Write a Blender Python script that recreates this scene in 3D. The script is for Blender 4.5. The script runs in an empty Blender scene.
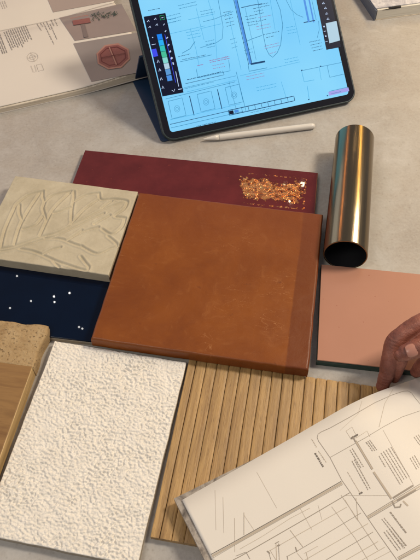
import bpy, bmesh, math, random
from mathutils import Vector, Matrix, noise
random.seed(4)
R = math.radians
scene = bpy.context.scene
C = scene.collection

# ------------------------------------------------------------------ camera
CAMH = 0.63
FPX = 650.0
_p, _r = R(53.3), R(-1.0)
FW = Vector((0, math.cos(_p), -math.sin(_p)))
_x = Vector((1, 0, 0)); _u = _x.cross(FW)
CX = _x * math.cos(_r) + _u * math.sin(_r)
CU = -_x * math.sin(_r) + _u * math.cos(_r)
CAM = Vector((0, 0, CAMH))
cam = bpy.data.objects.new('camera', bpy.data.cameras.new('camera'))
C.objects.link(cam)
m3 = Matrix((CX, CU, -FW)).transposed()
cam.matrix_world = Matrix.Translation(CAM) @ m3.to_4x4()
cam.data.sensor_fit = 'VERTICAL'; cam.data.sensor_height = 24; cam.data.lens = FPX / 560 * 24
cam.data.clip_start = 0.01; cam.data.clip_end = 50
scene.camera = cam

def ray(px, py):
    return CX * ((px - 210) / FPX) - CU * ((py - 280) / FPX) + FW

def at(px, py, z=0.0):
    """table-plane measurement: photo point -> place at height z"""
    d = ray(px, py)
    return CAM + d * ((z - CAMH) / d.z)

# ------------------------------------------------------------------ helpers
def mesh_obj(name, verts, faces, mats, M=None, parent=None, smooth=False, midx=None, link=True):
    """verts in world space; stored in the space of M"""
    me = bpy.data.meshes.new(name)
    M = M or Matrix.Identity(4)
    inv = M.inverted()
    me.from_pydata([tuple(inv @ Vector(v)) for v in verts], [], faces)
    if not isinstance(mats, (list, tuple)): mats = [mats]
    for m in mats: me.materials.append(m)
    if midx:
        for p, i in zip(me.polygons, midx): p.material_index = i
    if smooth:
        for p in me.polygons: p.use_smooth = True
    me.update()
    o = bpy.data.objects.new(name, me)
    C.objects.link(o)
    if parent: o.parent = parent
    else: o.matrix_world = M
    return o

def tag(o, label, cat, group=None):
    o['label'] = label; o['category'] = cat
    if group: o['group'] = group
    return o

def root(name, M, label, cat, group=None):
    o = bpy.data.objects.new(name, None); C.objects.link(o)
    o.empty_display_size = 0.02
    o.matrix_world = M
    tag(o, label, cat, group)
    return o

def frame(x, y, z, deg):
    return Matrix.Translation((x, y, z)) @ Matrix.Rotation(R(deg), 4, 'Z')

def bevel_mesh(me, w, seg=3, ang=30):
    bm = bmesh.new(); bm.from_mesh(me)
    bm.normal_update()
    es = [e for e in bm.edges if len(e.link_faces) == 2 and e.calc_face_angle(0) > R(ang)]
    for f in bm.faces: f.smooth = False
    res = bmesh.ops.bevel(bm, geom=es, offset=w, segments=seg, profile=0.5, affect='EDGES')
    for f in res['faces']: f.smooth = True
    bmesh.ops.recalc_face_normals(bm, faces=bm.faces)
    bm.to_mesh(me); bm.free()

def solid_from_poly(name, poly, z0, z1, mats, M=None, parent=None, bevel=0.0, seg=3):
    n = len(poly)
    v = [(p[0], p[1], z0) for p in poly] + [(p[0], p[1], z1) for p in poly]
    f = [tuple(range(n))[::-1], tuple(range(n, 2 * n))] + [(i, (i + 1) % n, n + (i + 1) % n, n + i) for i in range(n)]
    o = mesh_obj(name, v, f, mats, M, parent)
    if bevel: bevel_mesh(o.data, bevel, seg)
    return o

def tile_grid(name, w, d, h, step, zf, mats, M, edge_r=0.0015, wob=0.0, parent=None, skirt_mat=None):
    """slab whose top is a fine height field zf(x,y) (local, origin at slab centre bottom)"""
    nx = max(2, int(w / step)); ny = max(2, int(d / step))
    verts = []; faces = []; mi = []
    for j in range(ny + 1):
        for i in range(nx + 1):
            x = -w / 2 + w * i / nx; y = -d / 2 + d * j / ny
            z = h + zf(x, y)
            # rounded arris
            e = min(w / 2 - abs(x), d / 2 - abs(y))
            if e < edge_r: z -= edge_r - math.sqrt(max(0, edge_r ** 2 - (edge_r - e) ** 2))
            xx, yy = x, y
            if wob:
                kx = abs(x) / (w / 2); ky = abs(y) / (d / 2)
                xx += wob * (kx ** 8) * noise.noise(Vector((x * 60, y * 60, 3)))
                yy += wob * (ky ** 8) * noise.noise(Vector((x * 60, y * 60, 9)))
            verts.append(M @ Vector((xx, yy, z)))
    W = nx + 1
    for j in range(ny):
        for i in range(nx):
            a = j * W + i
            faces.append((a, a + 1, a + W + 1, a + W)); mi.append(0)
    border = [i for i in range(W)] + [j * W + nx for j in range(1, ny + 1)] + [ny * W + i for i in range(nx - 1, -1, -1)] + [j * W for j in range(ny - 1, 0, -1)]
    base = len(verts)
    Mi = M.inverted()
    for b in border:
        q = Mi @ verts[b]; verts.append(M @ Vector((q.x, q.y, 0)))
    nb = len(border)
    for k in range(nb):
        k2 = (k + 1) % nb
        faces.append((border[k], base + k, base + k2, border[k2])); mi.append(1 if skirt_mat else 0)
    faces.append(tuple(base + k for k in range(nb))[::-1]); mi.append(0)
    ms = [mats] + ([skirt_mat] if skirt_mat else [])
    o = mesh_obj(name, verts, faces, ms, M, parent, midx=mi)
    me = o.data
    for p in me.polygons[:nx * ny]: p.use_smooth = True
    bm = bmesh.new(); bm.from_mesh(me); bmesh.ops.recalc_face_normals(bm, faces=bm.faces); bm.to_mesh(me); bm.free()
    return o

# ------------------------------------------------------------------ materials
class NT:
    def __init__(s, name):
        s.m = bpy.data.materials.new(name); s.m.use_nodes = True
        s.t = s.m.node_tree; s.b = s.t.nodes['Principled BSDF']
        s.co = s.t.nodes.new('ShaderNodeTexCoord')
    def n(s, typ, ins=None, **kw):
        nd = s.t.nodes.new('ShaderNode' + typ)
        for k, v in kw.items(): setattr(nd, k, v)
        for k, v in (ins or {}).items():
            if hasattr(v, 'is_output') or isinstance(v, bpy.types.NodeSocket): s.t.links.new(v, nd.inputs[k])
            else: nd.inputs[k].default_value = v
        return nd
    def set(s, **kw):
        for k, v in kw.items():
            k = k.replace('_', ' ')
            if isinstance(v, bpy.types.NodeSocket): s.t.links.new(v, s.b.inputs[k])
            else: s.b.inputs[k].default_value = v
        return s
    def coords(s, scale=(1, 1, 1), rot=(0, 0, 0), loc=(0, 0, 0)):
        mp = s.n('Mapping', {'Vector': s.co.outputs['Object'], 'Scale': scale, 'Rotation': rot, 'Location': loc})
        return mp.outputs['Vector']
    def noise(s, vec, scale, detail=4, rough=0.55, dist=0.0):
        return s.n('TexNoise', {'Vector': vec, 'Scale': scale, 'Detail': detail, 'Roughness': rough, 'Distortion': dist}).outputs['Fac']
    def ramp(s, fac, stops):
        r = s.n('ValToRGB', {'Fac': fac})
        cr = r.color_ramp
        while len(cr.elements) < len(stops): cr.elements.new(0.5)
        for e, (p, c) in zip(cr.elements, stops):
            e.position = p; e.color = (c[0], c[1], c[2], 1) if hasattr(c, '__len__') else (c, c, c, 1)
        return r.outputs['Color']
    def mix(s, fac, a, b, typ='MIX'):
        nd = s.n('MixRGB', blend_type=typ)
        for k, v in (('Fac', fac), ('Color1', a), ('Color2', b)):
            if isinstance(v, bpy.types.NodeSocket): s.t.links.new(v, nd.inputs[k])
            else: nd.inputs[k].default_value = (*v, 1) if hasattr(v, '__len__') and len(v) == 3 else v
        return nd.outputs['Color']
    def math(s, op, a, b=0.0, c=0.0):
        nd = s.n('Math', operation=op)
        for k, v in enumerate((a, b, c)):
            if isinstance(v, bpy.types.NodeSocket): s.t.links.new(v, nd.inputs[k])
            else: nd.inputs[k].default_value = v
        return nd.outputs[0]
    def bump(s, h, dist, strength=1.0, normal=None):
        ins = {'Height': h, 'Distance': dist, 'Strength': strength}
        if normal is not None: ins['Normal'] = normal
        o = s.n('Bump', ins).outputs['Normal']
        s.t.links.new(o, s.b.inputs['Normal']); return o

def plain(name, col, rough=0.5, metal=0.0, emit=0.0, var=0.0, scale=80, bump=0.0):
    k = NT(name)
    k.set(Base_Color=(*col, 1), Roughness=rough, Metallic=metal)
    if var:
        f = k.noise(k.coords(), scale, 4)
        k.set(Base_Color=k.mix(f, tuple(c * (1 - var) for c in col), tuple(min(1, c * (1 + var)) for c in col)))
    if bump: k.bump(k.noise(k.coords(), scale * 4, 3), bump)
    if emit:
        k.set(Emission_Color=(*col, 1), Emission_Strength=emit)
    return k.m

def m_table():
    k = NT('stone_table'); v = k.coords()
    a = k.noise(v, 7, 6, 0.62, 0.8); b = k.noise(v, 260, 3, 0.7); c = k.noise(v, 26, 6, 0.7, 0.6); e = k.noise(v, 90, 4, 0.7)
    col = k.ramp(a, [(0.32, (0.30, 0.275, 0.245)), (0.5, (0.365, 0.342, 0.310)), (0.66, (0.43, 0.41, 0.375))])
    col = k.mix(k.ramp(c, [(0.46, 0.0), (0.60, 0.42)]), col, (0.33, 0.285, 0.235))
    col = k.mix(k.ramp(c, [(0.30, 0.45), (0.44, 0.0)]), col, (0.50, 0.485, 0.455))
    col = k.mix(k.ramp(e, [(0.50, 0.0), (0.72, 0.35)]), col, (0.27, 0.24, 0.205))
    col = k.mix(k.ramp(b, [(0.35, 0.0), (0.7, 0.35)]), col, (0.50, 0.47, 0.43))
    vor = k.n('TexVoronoi', {'Vector': v, 'Scale': 130.0}).outputs['Distance']
    col = k.mix(k.ramp(vor, [(0.05, 0.3), (0.2, 0.0)]), col, (0.20, 0.17, 0.14))
    k.set(Base_Color=col, Roughness=k.math('MULTIPLY_ADD', c, 0.25, 0.30))
    k.bump(k.math('ADD', k.math('MULTIPLY', c, 0.4), k.math('MULTIPLY', b, 0.5)), 0.0004, 0.5)
    return k.m

def m_terracotta():
    k = NT('terracotta'); v = k.coords()
    a = k.noise(v, 14, 6, 0.65, 0.4); b = k.noise(v, 60, 5, 0.6, 1.0); c = k.noise(v, 420, 2, 0.6)
    col = k.ramp(a, [(0.3, (0.165, 0.041, 0.0060)), (0.5, (0.205, 0.055, 0.0075)), (0.72, (0.245, 0.071, 0.0100))])
    col = k.mix(k.ramp(b, [(0.58, 0.0), (0.80, 0.28)]), col, (0.38, 0.145, 0.035))
    # pale hairline scratches
    s1 = k.noise(k.coords((1, 3.2, 1), (0, 0, R(28))), 22, 3, 0.5, 1.6)
    l1 = k.math('LESS_THAN', k.math('ABSOLUTE', k.math('SUBTRACT', s1, 0.5)), 0.0035)
    msk = k.ramp(k.noise(v, 18, 2), [(0.54, 0.0), (0.66, 0.35)])
    col = k.mix(k.math('MULTIPLY', l1, msk), col, (0.55, 0.27, 0.11))
    # dark knocks
    d = k.noise(k.coords((1, 1, 1), (0, 0, 0), (3.1, 1.7, 0)), 75, 3, 0.6)
    col = k.mix(k.ramp(d, [(0.68, 0.0), (0.76, 0.6)]), col, (0.11, 0.026, 0.008))
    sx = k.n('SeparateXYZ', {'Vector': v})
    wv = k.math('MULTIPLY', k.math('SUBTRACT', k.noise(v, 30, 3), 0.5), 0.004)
    shade_band = k.ramp(k.math('MULTIPLY_ADD', k.math('ADD', k.math('SUBTRACT', sx.outputs['X'], 0.0945), wv), 320.0, 0.5), [(0.2, 0.0), (0.8, 0.62)])  # band of shade down the right side, painted into the tile colour
    col = k.mix(shade_band, col, (0.105, 0.022, 0.006))
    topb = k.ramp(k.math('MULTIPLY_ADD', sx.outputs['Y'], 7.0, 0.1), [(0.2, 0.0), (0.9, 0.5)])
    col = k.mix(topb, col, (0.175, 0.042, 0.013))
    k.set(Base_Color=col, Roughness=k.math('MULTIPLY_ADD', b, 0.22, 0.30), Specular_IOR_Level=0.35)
    k.bump(k.math('ADD', k.math('MULTIPLY', a, 1.2), k.math('ADD', k.math('MULTIPLY', b, 0.35), k.math('MULTIPLY', c, 0.10))), 0.0010, 0.6)
    return k.m

def m_red():
    k = NT('oxblood_glaze'); v = k.coords()
    a = k.noise(v, 30, 5, 0.6)
    col = k.ramp(a, [(0.3, (0.085, 0.0115, 0.0120)), (0.7, (0.125, 0.018, 0.018))])
    sp = k.noise(v, 300, 2); col = k.mix(k.ramp(sp, [(0.72, 0.0), (0.78, 0.5)]), col, (0.30, 0.06, 0.03))
    # copper-coloured metallic patch: rounded box mask with ragged edge, in tile space
    sx = k.n('SeparateXYZ', {'Vector': v})
    X, Y = sx.outputs['X'], sx.outputs['Y']
    jag = k.math('ADD', k.math('MULTIPLY', k.math('SUBTRACT', k.noise(v, 130, 6, 0.75), 0.5), 0.040), k.math('MULTIPLY', k.math('SUBTRACT', k.noise(v, 28, 2, 0.5), 0.45), 0.030))
    dx = k.math('SUBTRACT', k.math('ABSOLUTE', k.math('SUBTRACT', X, 0.102)), 0.040)
    dy = k.math('SUBTRACT', k.math('ABSOLUTE', k.math('SUBTRACT', Y, 0.0165)), 0.0185)
    box = k.math('ADD', k.math('MAXIMUM', dx, dy), jag)
    m = k.ramp(k.math('MULTIPLY_ADD', box, 900.0, 0.5), [(0.3, 1.0), (0.8, 0.0)])
    # thin broken copper-coloured line round the pressed rim
    rim = k.math('ABSOLUTE', k.math('SUBTRACT', k.math('MAXIMUM', dx, k.math('SUBTRACT', dy, 0.0035)), 0.006))
    rim = k.math('ADD', rim, k.math('MULTIPLY', k.math('SUBTRACT', k.noise(v, 240, 3), 0.46), 0.012))
    side = k.math('GREATER_THAN', X, 0.070)
    rm = k.math('MULTIPLY', k.math('LESS_THAN', rim, 0.0007), side)
    m = k.math('MAXIMUM', m, rm)
    cop = k.ramp(k.noise(v, 190, 5, 0.7), [(0.36, (0.13, 0.022, 0.012)), (0.46, (0.60, 0.17, 0.05)), (0.64, (0.95, 0.42, 0.14))])
    k.set(Base_Color=k.mix(m, col, cop), Metallic=k.math('MULTIPLY', m, 0.75),
          Roughness=k.mix(m, (0.02, 0.02, 0.02), (0.16, 0.16, 0.16)))
    h = k.math('MULTIPLY', k.math('MULTIPLY', k.noise(k.coords((0.55, 1.1, 1)), 190, 3, 0.55, 0.9), m), 1.0)
    nb = k.n('Bump', {'Height': k.noise(v, 18, 3), 'Distance': 0.0012, 'Strength': 0.06}).outputs['Normal']
    k.bump(h, 0.0030, 0.9, nb)
    return k.m

def m_wood(name, dark, light, axis='Y', gloss=0.45, sc=1.0, ring=0.5):
    k = NT(name)
    Y = axis == 'Y'
    v = k.coords((1, 0.035, 1) if Y else (0.035, 1, 1)); v2 = k.coords((1, 0.10, 1) if Y else (0.10, 1, 1))
    v3 = k.coords((1, 0.008, 1) if Y else (0.008, 1, 1))
    a = k.noise(v, 480 * sc, 5, 0.7, 0.25); b = k.noise(v2, 55 * sc, 4, 0.6, 1.4); c = k.noise(v, 1700 * sc, 2, 0.6)
    tone = k.noise(v3, 75 * sc, 1, 0.5)
    col = k.mix(k.ramp(a, [(0.34, 0.0), (0.62, 1.0)]), dark, light)
    mid = tuple((x + y) / 2 for x, y in zip(dark, light))
    col = k.mix(k.math('MULTIPLY', k.ramp(tone, [(0.38, 0.0), (0.62, 1.0)]), 0.55), col, tuple(min(1, x * 1.25) for x in light))
    col = k.mix(k.math('MULTIPLY', k.ramp(b, [(0.42, 0.0), (0.62, 1.0)]), ring), col, tuple(x * 0.70 for x in mid))
    col = k.mix(k.ramp(c, [(0.56, 0.0), (0.70, 0.6)]), col, tuple(x * 0.5 for x in dark))
    k.set(Base_Color=col, Roughness=gloss)
    k.bump(k.math('ADD', a, c), 0.00030, 0.7)
    return k.m

def m_wood_veined():
    k = NT('oiled_oak'); v = k.coords((0.20, 1, 1), (0, 0, R(28)))
    a = k.noise(v, 60, 4, 0.6, 1.0); b = k.noise(k.coords((0.06, 1, 1), (0, 0, R(28))), 420, 4, 0.6)
    col = k.ramp(a, [(0.3, (0.18, 0.090, 0.030)), (0.52, (0.28, 0.155, 0.054)), (0.7, (0.22, 0.118, 0.040))])
    col = k.mix(k.ramp(b, [(0.45, 0.0), (0.75, 0.5)]), col, (0.20, 0.105, 0.04))
    k.set(Base_Color=col, Roughness=0.42)
    k.bump(b, 0.0002, 0.5)
    return k.m

def m_stucco():
    k = NT('rough_white_ceramic'); v = k.coords()
    a = k.noise(v, 90, 5, 0.6); c = k.noise(v, 900, 3, 0.6)
    col = k.ramp(a, [(0.3, (0.70, 0.655, 0.575)), (0.7, (0.78, 0.735, 0.655))])
    k.set(Base_Color=col, Roughness=0.72)
    k.bump(k.math('ADD', a, k.math('MULTIPLY', c, 0.4)), 0.0004, 0.5)
    return k.m

def m_sand():
    k = NT('carved_sandstone'); v = k.coords()
    a = k.noise(v, 40, 5, 0.65, 0.5); b = k.noise(v, 500, 3, 0.6)
    col = k.ramp(a, [(0.3, (0.41, 0.355, 0.245)), (0.55, (0.475, 0.415, 0.295)), (0.75, (0.53, 0.47, 0.34))])
    col = k.mix(k.ramp(b, [(0.6, 0.0), (0.72, 0.3)]), col, (0.28, 0.21, 0.12))
    k.set(Base_Color=col, Roughness=0.72)
    k.bump(k.math('ADD', k.math('MULTIPLY', a, 0.5), k.math('MULTIPLY', b, 0.4)), 0.0004, 0.6)
    return k.m

def m_brick():
    k = NT('pitted_travertine'); v = k.coords()
    a = k.noise(v, 50, 6, 0.7, 0.5); f = k.noise(v, 420, 4, 0.7)
    col = k.ramp(a, [(0.3, (0.27, 0.165, 0.07)), (0.5, (0.37, 0.245, 0.115)), (0.75, (0.46, 0.33, 0.175))])
    pitn = k.noise(k.coords((0.8, 1.2, 1)), 260, 2, 0.5); big = k.noise(v, 60, 2)
    pit = k.math('MULTIPLY', k.ramp(pitn, [(0.62, 0.0), (0.68, 1.0)]), k.ramp(big, [(0.42, 0.2), (0.55, 1.0)]))
    col = k.mix(k.math('MULTIPLY', pit, 0.75), col, (0.13, 0.07, 0.03))
    col = k.mix(k.ramp(f, [(0.4, 0.0), (0.8, 0.5)]), col, (0.50, 0.37, 0.21))
    k.set(Base_Color=col, Roughness=0.85)
    k.bump(k.math('SUBTRACT', k.math('MULTIPLY', k.math('ADD', a, f), 0.5), pit), 0.0012, 0.8)
    return k.m

def m_salmon():
    k = NT('salmon_glass'); v = k.coords()
    a = k.noise(v, 20, 3)
    sp = k.noise(v, 240, 1)
    col = k.mix(a, (0.40, 0.195, 0.125), (0.44, 0.218, 0.145))
    col = k.mix(k.ramp(sp, [(0.77, 0.0), (0.80, 0.5)]), col, (0.3, 0.10, 0.06))
    k.set(Base_Color=col, Roughness=0.26, Coat_Weight=0.3, Coat_Roughness=0.08)
    return k.m

def m_navy():
    k = NT('navy_glaze'); v = k.coords()
    a = k.noise(v, 40, 4)
    k.set(Base_Color=k.mix(a, (0.0004, 0.003, 0.012), (0.0008, 0.006, 0.022)), Roughness=0.012, IOR=1.36)
    return k.m

def m_bronze():
    k = NT('brushed_bronze'); v = k.coords((1, 1, 0.02))
    a = k.noise(v, 900, 3, 0.6)
    patina = k.noise(k.coords((1, 1, 0.35)), 40, 4, 0.6)
    col = k.mix(patina, (0.21, 0.160, 0.100), (0.28, 0.212, 0.125))
    k.set(Base_Color=col, Metallic=1.0, Roughness=k.math('MULTIPLY_ADD', a, 0.14, 0.14))
    k.bump(a, 0.00009, 0.7)
    return k.m

def m_paper(name, c1, c2, rough=0.6):
    k = NT(name); v = k.coords()
    k.set(Base_Color=k.mix(k.noise(v, 12, 4), c1, c2), Roughness=rough, Specular_IOR_Level=0.25)
    k.bump(k.noise(v, 700, 2), 0.00008, 0.5)
    return k.m

def m_pages(name, c, dark):
    k = NT(name); v = k.coords((0.3, 0.3, 60))
    a = k.noise(v, 40, 3, 0.7)
    k.set(Base_Color=k.mix(k.ramp(a, [(0.4, 0.0), (0.62, 1.0)]), dark, c), Roughness=0.75)
    return k.m

def m_photoblock():
    k = NT('printed_page_edges'); v = k.coords((1, 1, 8))
    a = k.noise(v, 45, 4, 0.7, 0.6)
    k.set(Base_Color=k.ramp(a, [(0.32, (0.10, 0.082, 0.066)), (0.46, (0.27, 0.23, 0.19)), (0.56, (0.40, 0.35, 0.29)), (0.7, (0.22, 0.18, 0.15))]), Roughness=0.5)
    return k.m

def m_marbled():
    k = NT('marbled_cover'); v = k.coords()
    a = k.noise(v, 60, 6, 0.75, 1.2)
    k.set(Base_Color=k.ramp(a, [(0.35, (0.32, 0.31, 0.34)), (0.5, (0.50, 0.49, 0.51)), (0.65, (0.66, 0.64, 0.63))]), Roughness=0.5)
    return k.m

def m_skin():
    k = NT('brown_skin'); v = k.coords()
    a = k.noise(v, 60, 5, 0.6); f = k.noise(v, 900, 3, 0.6)
    col = k.ramp(a, [(0.3, (0.15, 0.045, 0.027)), (0.5, (0.235, 0.075, 0.047)), (0.72, (0.36, 0.135, 0.09))])
    k.set(Base_Color=col, Roughness=0.45, Subsurface_Weight=0.12, Subsurface_Radius=(0.006, 0.002, 0.001), Subsurface_Scale=0.4)
    k.bump(k.math('ADD', k.math('MULTIPLY', a, 1.5), k.math('MULTIPLY', f, 0.6)), 0.0009, 0.9)
    return k.m

M = {}
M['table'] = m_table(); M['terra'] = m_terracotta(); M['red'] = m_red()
M['rib'] = m_wood('fluted_oak', (0.25, 0.135, 0.047), (0.43, 0.265, 0.100), 'Y', 0.5)
M['oak'] = m_wood_veined()
M['oak_edge'] = m_wood('oak_edge', (0.42, 0.27, 0.11), (0.56, 0.38, 0.17), 'Y', 0.5)
M['stucco'] = m_stucco(); M['sand'] = m_sand(); M['brick'] = m_brick(); M['salmon'] = m_salmon()
M['navy'] = m_navy(); M['bronze'] = m_bronze(); M['skin'] = m_skin()
M['sheet'] = m_paper('cream_sheet', (0.69, 0.64, 0.56), (0.73, 0.68, 0.60))
M['page'] = m_paper('book_paper', (0.62, 0.565, 0.50), (0.67, 0.615, 0.545))
M['pages'] = m_pages('page_block', (0.66, 0.58, 0.46), (0.44, 0.37, 0.28))
M['photoblock'] = m_photoblock(); M['marbled'] = m_marbled()
M['green_edge'] = plain('green_glass_edge', (0.010, 0.040, 0.030), 0.2)
M['clay_edge'] = plain('bare_clay_edge', (0.34, 0.29, 0.22), 0.8, var=0.2, bump=0.0003)
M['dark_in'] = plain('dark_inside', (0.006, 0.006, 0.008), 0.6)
M['case'] = plain('dark_green_case', (0.016, 0.030, 0.033), 0.45, var=0.2, scale=300, bump=0.0001)
M['folio'] = plain('navy_folio', (0.008, 0.030, 0.075), 0.55, var=0.15, scale=400, bump=0.0001)
M['bezel'] = plain('black_glass', (0.006, 0.006, 0.010), 0.12)
M['white_plastic'] = plain('white_plastic', (0.62, 0.58, 0.52), 0.3, var=0.03)
M['ink'] = plain('grey_ink', (0.16, 0.135, 0.11), 0.6)
M['ink_light'] = plain('pale_ink', (0.46, 0.39, 0.30), 0.6)
M['ink_mid'] = plain('mid_ink', (0.29, 0.245, 0.195), 0.6)
M['nail'] = plain('finger_nail', (0.40, 0.185, 0.135), 0.3, var=0.06)
def glow(name, c, s=1.0): return plain(name, c, 0.3, 0, s)
SC = (0.085, 0.53, 0.86)
M['screen'] = NT('lit_screen').m
_k = NT('lit_screen'); M['screen'] = _k.m
_c = _k.mix(_k.noise(_k.coords(), 7, 2), (0.11, 0.49, 0.90), (0.32, 0.74, 0.94))
_k.set(Base_Color=(0.01, 0.01, 0.012, 1), Roughness=0.06, Specular_IOR_Level=0.3, Emission_Color=_c, Emission_Strength=1.0)
for nm, c in dict(s_line=(0.035, 0.22, 0.42), s_dark=(0.01, 0.06, 0.16), s_pale=(0.05, 0.36, 0.66), s_red=(0.30, 0.20, 0.42),
                  s_black=(0.004, 0.006, 0.022), s_white=(0.50, 0.62, 0.85), s_blue=(0.008, 0.22, 0.85), s_sky=(0.02, 0.40, 0.85),
                  s_teal=(0.03, 0.50, 0.45), s_green=(0.06, 0.50, 0.30), s_mint=(0.22, 0.65, 0.60), s_grey=(0.42, 0.60, 0.72),
                  s_dusk=(0.10, 0.30, 0.62), s_violet=(0.05, 0.07, 0.80), s_lilac=(0.36, 0.34, 0.78), s_wall=(0.07, 0.27, 0.72),
                  s_hi=(0.02, 0.30, 0.12)).items():
    M[nm] = glow('screen_' + nm[2:], c, 1.0)
    M[nm].node_tree.nodes['Principled BSDF'].inputs['Base Color'].default_value = (0.004, 0.004, 0.005, 1)
    M[nm].node_tree.nodes['Principled BSDF'].inputs['Specular IOR Level'].default_value = 0.08

# ------------------------------------------------------------------ table
o = mesh_obj('table_top', [(-1.6, -0.7, 0), (1.6, -0.7, 0), (1.6, 2.4, 0), (-1.6, 2.4, 0)], [(0, 1, 2, 3)], M['table'])
o['kind'] = 'structure'

# ------------------------------------------------------------------ tiles
# dark red glazed tile
def rect_from(cornerTL, deg, w, d):
    """frame at the centre of a slab whose back-left corner is given"""
    e = Vector((math.cos(R(deg)), math.sin(R(deg)), 0)); n = Vector((-e.y, e.x, 0))
    return cornerTL + e * (w / 2) - n * (d / 2), e, n

def flat_tile(name, TL, deg, w, d, z0, h, mats, bev, label, cat, step=None, group=None):
    c, e, n = rect_from(Vector((TL[0], TL[1], 0)), deg, w, d)
    F = frame(c.x, c.y, z0, deg)
    P = [F @ Vector((sx * w / 2, sy * d / 2, 0)) for sx, sy in ((-1, -1), (1, -1), (1, 1), (-1, 1))]
    o = solid_from_poly(name, [(p.x, p.y) for p in P], z0, z0 + h, mats, F, bevel=bev)
    return tag(o, label, cat, group), F

red, _ = flat_tile('glazed_tile', (-0.1726, 0.6955), -9.4, 0.3262, 0.118, 0, 0.008, M['red'], 0.0009,
                   'glossy oxblood red tile with ragged copper-coloured patch, behind the terracotta tile', 'tile')

# navy tile (thin pale clay body under the glaze)
Fn = frame(-0.218, 0.4565, 0, -8.8)
nv = root('navy_tile', Fn, 'glossy dark navy blue tile reflecting small ceiling lights, below the carved leaf tile', 'tile')
def box_world(F, w, d, z0, z1):
    return [((F @ Vector((sx * w / 2, sy * d / 2, 0))).x, (F @ Vector((sx * w / 2, sy * d / 2, 0))).y) for sx, sy in ((-1, -1), (1, -1), (1, 1), (-1, 1))]
solid_from_poly('clay_body', box_world(Fn, 0.22, 0.1245, 0, 0), 0, 0.0055, M['clay_edge'], Fn, nv, 0.0004)
solid_from_poly('glaze', box_world(Fn, 0.2194, 0.1239, 0, 0), 0.0056, 0.008, M['navy'], Fn, nv, 0.0007)

# terracotta tile
TW, TD = 0.2385, 0.2250
ct, _, _ = rect_from(Vector((-0.0905, 0.5965, 0)), -10.6, TW, TD)
Ft = frame(ct.x, ct.y, 0.0082, -10.6)
def zt(x, y):
    return 0.0007 * noise.noise(Vector((x * 14, y * 14, 1))) + 0.00022 * noise.noise(Vector((x * 70, y * 70, 5)))
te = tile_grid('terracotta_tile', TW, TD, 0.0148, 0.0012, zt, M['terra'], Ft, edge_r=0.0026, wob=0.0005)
tag(te, 'large burnt orange terracotta tile with worn scratched top, in the middle of the samples', 'tile')

# carved leaf tile
LW, LD = 0.240, 0.1385
cl, _, _ = rect_from(Vector((-0.257 - 0.0, 0.6320, 0)), -11.4, 0.1685, LD)
Fl = frame(cl.x, cl.y, 0.0082, -11.4)
LW = 0.1685
# widen to the left so that the tile runs out of the frame only where the photo does
curves = [
 [(0,248.6),(14.3,246),(41,237),(57,232.5),(75,223.6),(84.6,219),(104,209),(126,201)],
 [(0,251),(14.3,248.5),(41,240),(57,235.2),(75,226.8),(90,219.5),(104,213)],
 [(1,247),(5.4,229),(13.4,211),(17,204),(28.6,195),(43,191)],
 [(43,191),(43,197),(44.6,202),(43,209),(47,221)],
 [(40,193),(27,213),(19.6,227),(14.3,245)],
 [(19.6,205),(19.6,213),(23,221)],
 [(23,229),(36,224.5),(43,216)],
 [(44.6,202),(53.6,195),(71.4,191)],
 [(69.6,193),(53.6,209),(46.4,222),(40,236)],
 [(53.6,213),(62,210.5),(71,206.6)],
 [(74,191.5),(74,198),(72,209),(71.5,221)],
 [(98.4,199.5),(90,205),(82.7,211),(71,224)],
 [(75,201),(86,195),(98,193)],
 [(99,193),(101,199.5),(113,199),(126,200.5),(127,203.5),(124,209),(115,216),(124,217.5),(125,219),(122,227),(112,234),(102,229)],
 [(98.4,227),(84.6,231),(67,240)],
 [(108,236),(117,244.7),(110,248.6),(96.4,253.5),(80.7,245.6)],
 [(94.5,224),(103,219),(110,215)],
 [(102,208),(107,204),(112,200.5)],
 [(80.7,256.4),(85,262),(88.6,267),(84.6,270),(65,264),(53.6,260),(35.7,252),(19.6,248.6)],
 [(43,254),(52,249.5),(60.7,247)],
 [(53.6,261),(59,267)],
 [(44.6,238),(60.7,238.7),(71.4,243),(80,246)],
 [(66,240.5),(75,235),(82,230)],
]
Fli = Fl.inverted()
ZT = 0.0082 + 0.0138
samples = []
for cv in curves:
    L = [Fli @ at(px, py, ZT) for px, py in cv]
    # catmull-rom
    P = [L[0]] + L + [L[-1]]
    for i in range(1, len(P) - 2):
        for q in range(24):
            t = q / 24
            a, b, c, d = P[i - 1], P[i], P[i + 1], P[i + 2]
            pt = 0.5 * ((2 * b) + (c - a) * t + (2 * a - 5 * b + 4 * c - d) * t * t + (3 * b - a - 3 * c + d) * t ** 3)
            samples.append((pt.x, pt.y))
cell = 0.004
gridh = {}
for s in samples: gridh.setdefault((int(s[0] // cell), int(s[1] // cell)), []).append(s)
def zl(x, y):
    best = 1
    ci, cj = int(x // cell), int(y // cell)
    for i in (-1, 0, 1):
        for j in (-1, 0, 1):
            for s in gridh.get((ci + i, cj + j), ()):
                dd = (s[0] - x) ** 2 + (s[1] - y) ** 2
                if dd < best: best = dd
    d = math.sqrt(best)
    g = -0.0017 * math.exp(-(d / 0.0012) ** 2) + 0.0007 * math.exp(-((d - 0.0030) / 0.0011) ** 2)
    return g + 0.0004 * noise.noise(Vector((x * 40, y * 40, 2))) + 0.00010 * noise.noise(Vector((x * 300, y * 300, 2)))
lf = tile_grid('carved_tile', LW, LD, 0.0138, 0.00062, zl, M['sand'], Fl, edge_r=0.0009, wob=0.0003)
tag(lf, 'beige sandstone tile carved with a lobed leaf, left of the terracotta tile', 'tile')

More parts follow.
